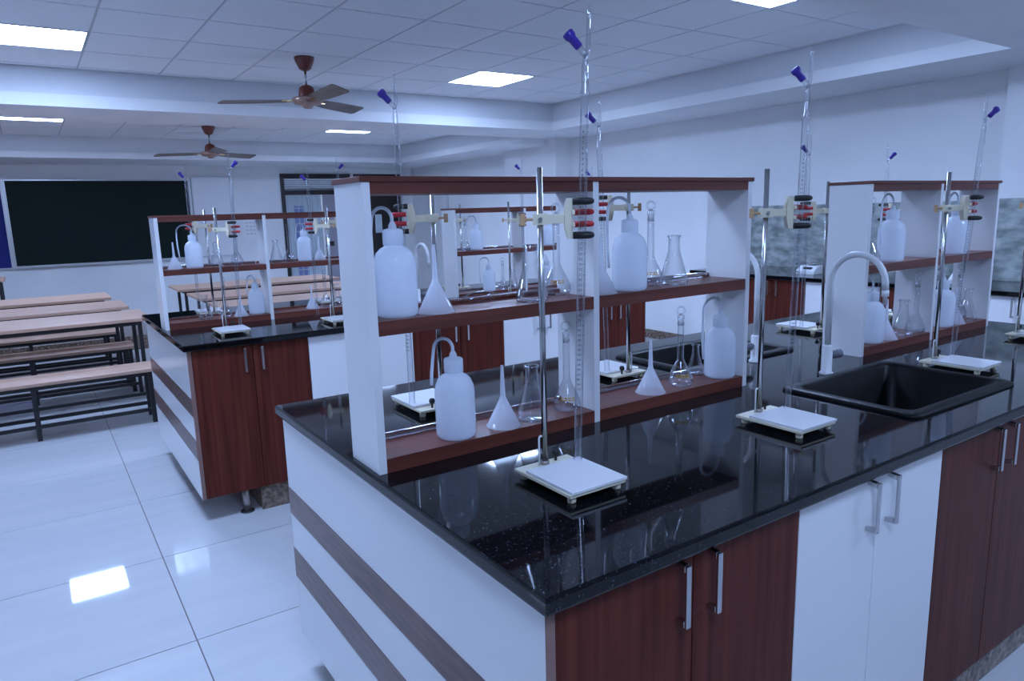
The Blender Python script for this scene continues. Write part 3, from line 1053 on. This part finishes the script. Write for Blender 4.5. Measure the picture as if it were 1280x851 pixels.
def place_(kind, rk, level, bay, x, y, z, extra=None):
    where = 'on %s shelf, %s bay, %s' % (('lower', 'upper')[level], ('outer', 'inner')[bay], RNAME[rk])
    ex = (extra + ' ') if extra else ''
    if kind in ('bottle', 'bottle_w'):
        P = BW if kind == 'bottle_w' else BN
        thing('wash_bottle', ex + 'milky wash bottle ' + where, 'wash bottle', (x, y, z), (0, 0, VIEW + (0.62 if kind == 'bottle_w' else 0)), 'milky wash bottles',
              [('bottle_body', P[0]), ('cap', P[1]), ('spout', P[2])])
    elif kind == 'funnel':
        thing('funnel', ex + 'upturned plastic funnel ' + where, 'funnel', (x, y, z), (0, 0, 0), 'upturned plastic funnels', [('cone', fn), ('stem', fs_)])
    elif kind == 'conical':
        thing('conical_flask', ex + 'glass conical flask ' + where, 'flask', (x, y, z), (0, 0, 0), 'conical flasks', [('flask_body', cf), ('rim', cr_)])
    elif kind == 'volumetric':
        thing('volumetric_flask', ex + 'stoppered volumetric flask ' + where, 'flask', (x, y, z), (0, 0, VIEW), 'volumetric flasks',
              [('flask_body', vf), ('stopper', st_)] + ([('printed_mark', lb_)] if rk == 'A' else []))
        for o in bpy.data.objects:
            if o.name.startswith('printed_mark'):
                o['kind'] = 'stuff'


# rack A
for it in [('bottle', 'A', 0, 0, 571, 552), ('funnel', 'A', 0, 0, 630, 541), ('conical', 'A', 0, 0, 666, 530), ('volumetric', 'A', 0, 0, 709, 517),
           ('funnel', 'A', 0, 1, 813, 497), ('volumetric', 'A', 0, 1, 850, 480, 'f'), ('conical', 'A', 0, 1, 869, 468, 'b', 0.68), ('bottle_w', 'A', 0, 1, 906, 474, 'f'),
           ('bottle', 'A', 1, 0, 497, 398), ('funnel', 'A', 1, 0, 546, 394), ('conical', 'A', 1, 0, 665, 377, 'f'), ('volumetric', 'A', 1, 0, 700, 370, 'b'),
           ('funnel', 'A', 1, 1, 747, 371), ('bottle_w', 'A', 1, 1, 787, 366), ('volumetric', 'A', 1, 1, 813, 359), ('conical', 'A', 1, 1, 842, 357),
           # rack B
           ('volumetric', 'B', 1, 0, 1086, 330), ('bottle_w', 'B', 1, 0, 1112, 329), ('bottle_w', 'B', 1, 1, 1192, 322), 
           ('bottle_w', 'B', 0, 0, 1087, 430), ('funnel', 'B', 0, 0, 1106, 428), ('conical', 'B', 0, 0, 1127, 421), ('volumetric', 'B', 0, 0, 1143, 418),
           ('bottle', 'B', 0, 1, 1175, 411), ('funnel', 'B', 0, 1, 1192, 408), ('conical', 'B', 0, 1, 1207, 404, 'f'), ('volumetric', 'B', 0, 1, 1222, 398, 'b'),
           # rack C
           ('funnel', 'C', 1, 0, 219, 335), ('bottle_w', 'C', 1, 0, 244, 335), ('conical', 'C', 1, 0, 272, 332), ('volumetric', 'C', 1, 0, 297, 330),
           ('conical', 'C', 1, 1, 346, 327), ('volumetric', 'C', 1, 1, 363, 326), ('bottle', 'C', 1, 1, 382, 325), ('funnel', 'C', 1, 1, 400, 324),
           ('conical', 'C', 0, 0, 258, 400), ('volumetric', 'C', 0, 0, 283, 397), ('funnel', 'C', 0, 0, 302, 396), ('bottle', 'C', 0, 0, 322, 393),
           ('funnel', 'C', 0, 1, 391, 386), ('volumetric', 'C', 0, 1, 408, 384), ('conical', 'C', 0, 1, 422, 382),
           # rack D
           ('volumetric', 'D', 1, 0, 582, 314), ('bottle_w', 'D', 1, 0, 596, 312), ('bottle_w', 'D', 1, 1, 686, 304), ('conical', 'D', 1, 1, 705, 302),
           ('bottle_w', 'D', 0, 0, 612, 366), ('volumetric', 'D', 0, 0, 629, 364), ('conical', 'D', 0, 0, 642, 363),
           ('bottle', 'D', 0, 1, 684, 358), ('funnel', 'D', 0, 1, 705, 356)]:
    shelf_item(*it)

# pipettes and measuring tubes lying along the back of the shelves
def lying(rk, level, bay, kind, dx=0.0):
    R = RACKS[rk]
    xa, xb = (R['x0'] + 0.02, R['xm'] - 0.01) if bay == 0 else (R['xm'] + 0.01, R['x1'] - 0.02)
    z = R['z'][level]
    y = R['y1'] - 0.030
    where = 'lying on %s shelf, %s bay, %s' % (('lower', 'upper')[level], ('outer', 'inner')[bay], RNAME[rk])
    me, nm, lb = (pip, 'pipette', 'glass bulb pipette ') if kind == 'p' else (stb, 'measuring_tube', 'long glass tube ')
    s = min(1.0, (xb - xa - 0.02) / 0.58)
    o = link(nm, me, None, ((xa + xb) / 2 + dx, y, z + (0.0005)), (0, 0, 0), (s, s, s))
    tag(o, lb + where, 'pipette' if kind == 'p' else 'glass tube', 'glass tubes lying on the racks')


# front-of-shelf pipette that shows its bulb on the upper outer shelf of rack A
o = link('pipette', pip, None, (0.99, 1.612, RA['z'][1] + 0.0005), (0, 0, 0))
tag(o, "glass bulb pipette lying on upper shelf, outer bay, " + RNAME['A'], 'pipette', 'glass tubes lying on the racks')
for a in (('A', 0, 0, 't'), ('A', 0, 1, 't'), ('A', 1, 1, 't'), ('C', 1, 0, 't'), ('C', 0, 0, 'p'), ('D', 1, 0, 't'), ('D', 0, 0, 't'), ('B', 0, 0, 't')):
    lying(*a)

# ------------------------------------------------------------------ retort stands and burettes
foot = MB().lathe([(0.0, 0), (0.0085, 0), (0.0095, 0.003), (0.0095, 0.011), (0.007, 0.0145), (0.0, 0.0145)], 14).mesh('foot', 'ivory')
basep = MB().box(-0.077, 0.077, -0.1, 0.105, 0.0145, 0.022).mesh('base_plate', 'ivory', 0.0015)
btile = MB().box(-0.074, 0.078, -0.103, 0.062, 0.0222, 0.029).mesh('white_tile', 'ceramic_white', 0.001)
rodm = MB().cyl(0.0068, 0.0222, 0.690, 16).mesh('rod', 'steel')
nut = MB().lathe([(0.0, 0.0222), (0.011, 0.0222), (0.011, 0.031), (0.0, 0.031)], 6).mesh('nut', 'steel_worn')
ball = MB().lathe([(0.0, 0.022), (0.003, 0.022), (0.003, 0.034), (0.007, 0.036), (0.0095, 0.043), (0.007, 0.050), (0.0, 0.052)], 14).mesh('levelling_knob', 'rubber_black')
wc = MB().tube([(-0.016, 0.0, 0.022), (-0.016, 0, 0.085), (-0.0145, 0, 0.09), (-0.011, 0, 0.092), (-0.0075, 0, 0.09)], 0.0022, 8).mesh('wire_clip', 'pvc_white')
# clamp in its own frame: rod at origin, jaws towards +x
cl = MB()
cl.box(-0.016, 0.016, -0.014, 0.014, -0.012, 0.012)
cl.box(0.014, 0.058, -0.007, 0.007, -0.010, 0.010)
cl.prism([(-0.043, 0.058), (-0.043, 0.070), (0.043, 0.070), (0.043, 0.058), (0.018, 0.052), (-0.018, 0.052)][::-1], -0.013, 0.013,
         Matrix(((0, 1, 0, 0), (0, 0, 1, 0), (1, 0, 0, 0), (0, 0, 0, 1))))
cl.box(0.068, 0.074, -0.024, 0.024, 0.008, 0.018).box(0.068, 0.074, -0.024, 0.024, -0.018, -0.008)
clamp_body = cl.mesh('clamp_body', 'ivory', 0.001)


def finger(r):
    return MB().lathe([(0.0, 0.0), (r, 0.0), (r, 0.034), (r * 0.8, 0.042), (r * 0.4, 0.0455), (0.0, 0.046)], 14, Ry(math.pi / 2))


fing_b = finger(0.0078).mesh('finger', 'rubber_black')
fing_r = finger(0.0068).mesh('finger', 'rubber_red')
wing = MB().lathe([(0.0, 0), (0.0035, 0), (0.0035, -0.016), (0.0, -0.016)], 10, Ry(math.pi / 2)).box(-0.028, -0.016, -0.003, 0.003, -0.013, 0.013)
wing = wing.mesh('wing_screw', 'tan_knob', 0.001)
scr = MB().cyl(0.0045, 0.0, 0.008, 10, Rx(math.pi / 2)).mesh('screw', 'steel')


def retort_stand(cx, cy, rot, clamp_dir, label, zc=0.58, sc=None):
    """cx, cy centre of the base plate; clamp_dir = world angle of the jaws"""
    t = thing('retort_stand', label, 'retort stand', (cx, cy, ZT), (0, 0, rot), 'retort stands on the worktops')
    add_parts(t, [('base_plate', basep, None, None, [('foot', foot, (sx * 0.062, sy * 0.085, 0)) for sx in (-1, 1) for sy in (-1, 1)]),
                  ('white_tile', btile), ('rod', rodm, (-0.005, 0.083, 0), None, [('nut', nut)]), ('levelling_knob', ball, (0.03, 0.088, 0)),
                  ('wire_clip', wc, (-0.005, 0.083, 0))])
    if sc:
        for c in t.children:
            if c.name.startswith('rod'):
                c.scale = (1, 1, sc)
    c = link('clamp', clamp_body, t, (-0.005, 0.083, zc), (0, 0, clamp_dir - rot))
    for z in (0.036, -0.036):
        link('finger', fing_b, c, (0.070, -0.0185, z))
    for z in (0.013, -0.013):
        link('finger', fing_r, c, (0.074, 0.0175, z))
    link('wing_screw', wing, c, (-0.016, 0, 0))
    link('screw', scr, c, (0.0, -0.014, 0))
    rp = Rz(rot) @ Vector((-0.005, 0.083, 0))
    rx, ry = cx + rp.x, cy + rp.y
    return rx + 0.092 * math.cos(clamp_dir), ry + 0.092 * math.sin(clamp_dir), ZT + zc


# burette, stored tip up
bt = MB().lathe([(0.0108, 0.0), (0.0108, 0.004), (0.0092, 0.008), (0.0092, 0.795), (0.0105, 0.803), (0.0105, 0.809), (0.0078, 0.816), (0.0078, 0.860), (0.0055, 0.872),
                 (0.0045, 0.886)], 20).mesh('tube', 'lab_glass')
btip = MB().tube([(0.0, 0, 0.884), (0.004, 0, 0.895), (0.005, 0, 0.905), (0.005, 0, 0.955), (0.005, 0, 0.972), (0.005, 0, 0.985)], [0.0045, 0.005, 0.0048, 0.0045, 0.0028, 0.0012], 12).mesh('tip', 'lab_glass')
DK = T(0.003, 0, 0.882) @ Ry(-math.radians(42))
bcock = MB().lathe([(0.0, 0.0), (0.0055, 0.0), (0.0065, 0.004), (0.0065, 0.026), (0.0, 0.026)], 14, DK).mesh('stopcock', 'lab_glass')
bkey = MB().lathe([(0.0, 0.024), (0.0085, 0.024), (0.0092, 0.028), (0.0092, 0.046), (0.0122, 0.052), (0.0125, 0.062), (0.0105, 0.064), (0.0, 0.064)], 12, DK).mesh('stopcock_key', 'purple_plastic')
# graduation: ticks on the front half and numerals, upside down because the burette is stored inverted
gm = MB()
for k in range(0, 251):
    z = 0.17 + 0.56 * k / 250
    half = 0.55 if k % 5 else 1.35
    if k % 5 and k % 5 not in (0,):
        if k % 2:
            continue
    n = 6 if k % 5 == 0 else 3
    va = []
    for i in range(n + 1):
        a = -math.pi / 2 + 0.35 + (i / n) * half
        va.append((0.00935 * math.cos(a), 0.00935 * math.sin(a)))
    hh = 0.00035
    vv = [(x, y, z - hh) for x, y in va] + [(x, y, z + hh) for x, y in va]
    gm.add(vv, [(i, i + 1, n + 2 + i, n + 1 + i) for i in range(n)])
grad = gm.mesh('graduation', 'print_ink')


def numerals():
    cu = bpy.data.curves.new('num', 'FONT')
    cu.size = 0.0085
    cu.align_x = 'CENTER'
    cu.resolution_u = 1
    to = bpy.data.objects.new('num', cu)
    COL.objects.link(to)
    b = MB()
    for k in range(0, 51):
        cu.body = str(50 - k) if False else str(k)
        dg = bpy.context.evaluated_depsgraph_get()
        dg.update()
        me = to.evaluated_get(dg).to_mesh()
        z0 = 0.17 + 0.56 * (50 - k) / 50
        vs_ = []
        for v in me.vertices:
            x, y = -v.co.x, -v.co.y          # turned upside down
            a = -math.pi / 2 - 0.30 + x / 0.0094
            vs_.append((0.0094 * math.cos(a), 0.0094 * math.sin(a), z0 + y + 0.003))
        b.add(vs_, [tuple(p.vertices) for p in me.polygons])
        to.evaluated_get(dg).to_mesh_clear()
    bpy.data.objects.remove(to)
    return b.mesh('numerals', 'print_ink')


nums = numerals()


def burette(x, y, zb, label, knob_left=True, tilt=0.0, zcl=None, sc=1.0):
    """bottom rests at zb; tilt = lean to the photographer's right (radians), pivoting at the clamp so that the tube stays in the jaws"""
    ang = VIEW if knob_left else VIEW + math.pi
    ax = Vector((math.cos(VIEW), math.sin(VIEW), 0))
    off = -math.tan(tilt) * ((zcl or zb) - zb)
    tl = tilt if knob_left else -tilt
    r = thing('burette', label, 'burette', (x + ax.x * off, y + ax.y * off, zb), (0, 0, 0), 'inverted glass burettes',
              [('tube', bt, None, None, [('graduation', grad), ('numerals', nums)]), ('tip', btip), ('stopcock', bcock, None, None, [('stopcock_key', bkey)])],
              (sc, sc, sc) if sc != 1 else None)
    r.matrix_basis = T(r.location.x, r.location.y, zb) @ Rz(ang) @ Ry(tl) @ Matrix.Scale(sc, 4)
    return r


FWD, BCK = VIEW, VIEW + math.pi
ZP = ZT + 0.0302
SA, DS = 'sink island', 'desk-side island'
stands = [
    # cx, cy, rot, clamp, clamp height, knob_left, tilt, scale, where
    (0.932, 1.175, 0.0, FWD, 0.580, True, 0.030, 1.0, 'at striped end of sink island, aisle side'),
    (1.655, 1.135, 0.0, FWD, 0.575, True, 0.020, 0.98, 'beside aisle-side sink of sink island'),
    (2.712, 1.165, 0.0, FWD, 0.565, False, 0.055, 0.94, 'between sink and second rack of sink island'),
    (3.50, 1.20, 0.0, FWD, 0.560, True, 0.02, 0.95, 'past second rack of sink island'),
    (0.980, 1.945, math.pi, BCK, 0.585, True, -0.005, 0.98, 'behind rack at striped sink island end'),
    (1.710, 1.900, math.pi, BCK, 0.600, True, -0.03, 0.95, 'behind inner bay of first sink island rack'),
    (3.02, 1.99, math.pi, BCK, 0.560, True, 0.0, 0.88, 'behind outer bay of second sink island rack'),
    (3.68, 1.99, math.pi, BCK, 0.540, False, 0.0, 0.86, 'behind second sink island rack near wall counter'),
    (0.843, 3.945, 0.0, FWD, 0.545, False, 0.03, 0.93, 'at striped end of desk-side island, aisle side'),
    (1.43, 3.90, 0.0, BCK, 0.545, True, 0.0, 0.86, 'before the tap of desk-side island'),
    (2.67, 3.885, 0.0, FWD, 0.540, True, 0.0, 0.93, 'before second rack of desk-side island'),
    (3.27, 3.885, 0.0, FWD, 0.540, True, 0.0, 0.89, 'at plain end of desk-side island'),
    (0.92, 4.83, math.pi, BCK, 0.560, True, 0.0, 0.92, 'behind rack at striped desk-side island end'),
    (1.70, 4.83, math.pi, FWD, 0.560, False, 0.0, 0.98, 'behind inner bay of first desk-side island rack'),
    (2.78, 4.90, math.pi, BCK, 0.540, True, 0.0, 0.90, 'behind second rack of desk-side island'),
]
for (cx, cy, rot, cd, zc, kl, tl, sc, where) in stands:
    x, y, zcl = retort_stand(cx, cy, rot, cd, 'ivory retort stand ' + where, zc, 0.955 if cy > 3 else None)
    # bottom end clear of the tile: rests on tile / plate
    burette(x, y, ZP, 'inverted glass burette ' + where, kl, tl, zcl, sc)


# ------------------------------------------------------------------ balances on the wall counter
def balance(x, y, label):
    b = MB()
    b.prism([(-0.10, 0.0), (0.11, 0.0), (0.11, 0.075), (-0.04, 0.07), (-0.10, 0.03)], -0.085, 0.085, Matrix(((1, 0, 0, 0), (0, 0, 1, 0), (0, 1, 0, 0), (0, 0, 0, 1))))
    t = thing('balance', label, 'balance', (x, y, ZT))
    link('housing', b.mesh('housing', 'instrument_white', 0.004), t)
    link('pan', MB().lathe([(0.0, 0.085), (0.065, 0.085), (0.067, 0.088), (0.0, 0.089)], 24).mesh('pan', 'steel'), t, (0.035, 0, 0))
    link('pan_post', MB().cyl(0.012, 0.072, 0.085, 12).mesh('pan_post', 'steel'), t, (0.035, 0, 0))
    q = MB().box(-0.002, 0.002, -0.05, 0.03, -0.012, 0.012)
    link('display', q.mesh('display', 'screen_dark'), t, (-0.073, 0.0, 0.053), (0, math.radians(56), 0))


balance(5.50, 3.58, 'white weighing balance with dark display on the wall counter beside the bare counter end')
balance(5.50, 2.36, 'white weighing balance on the wall counter next to the stone-clad column')
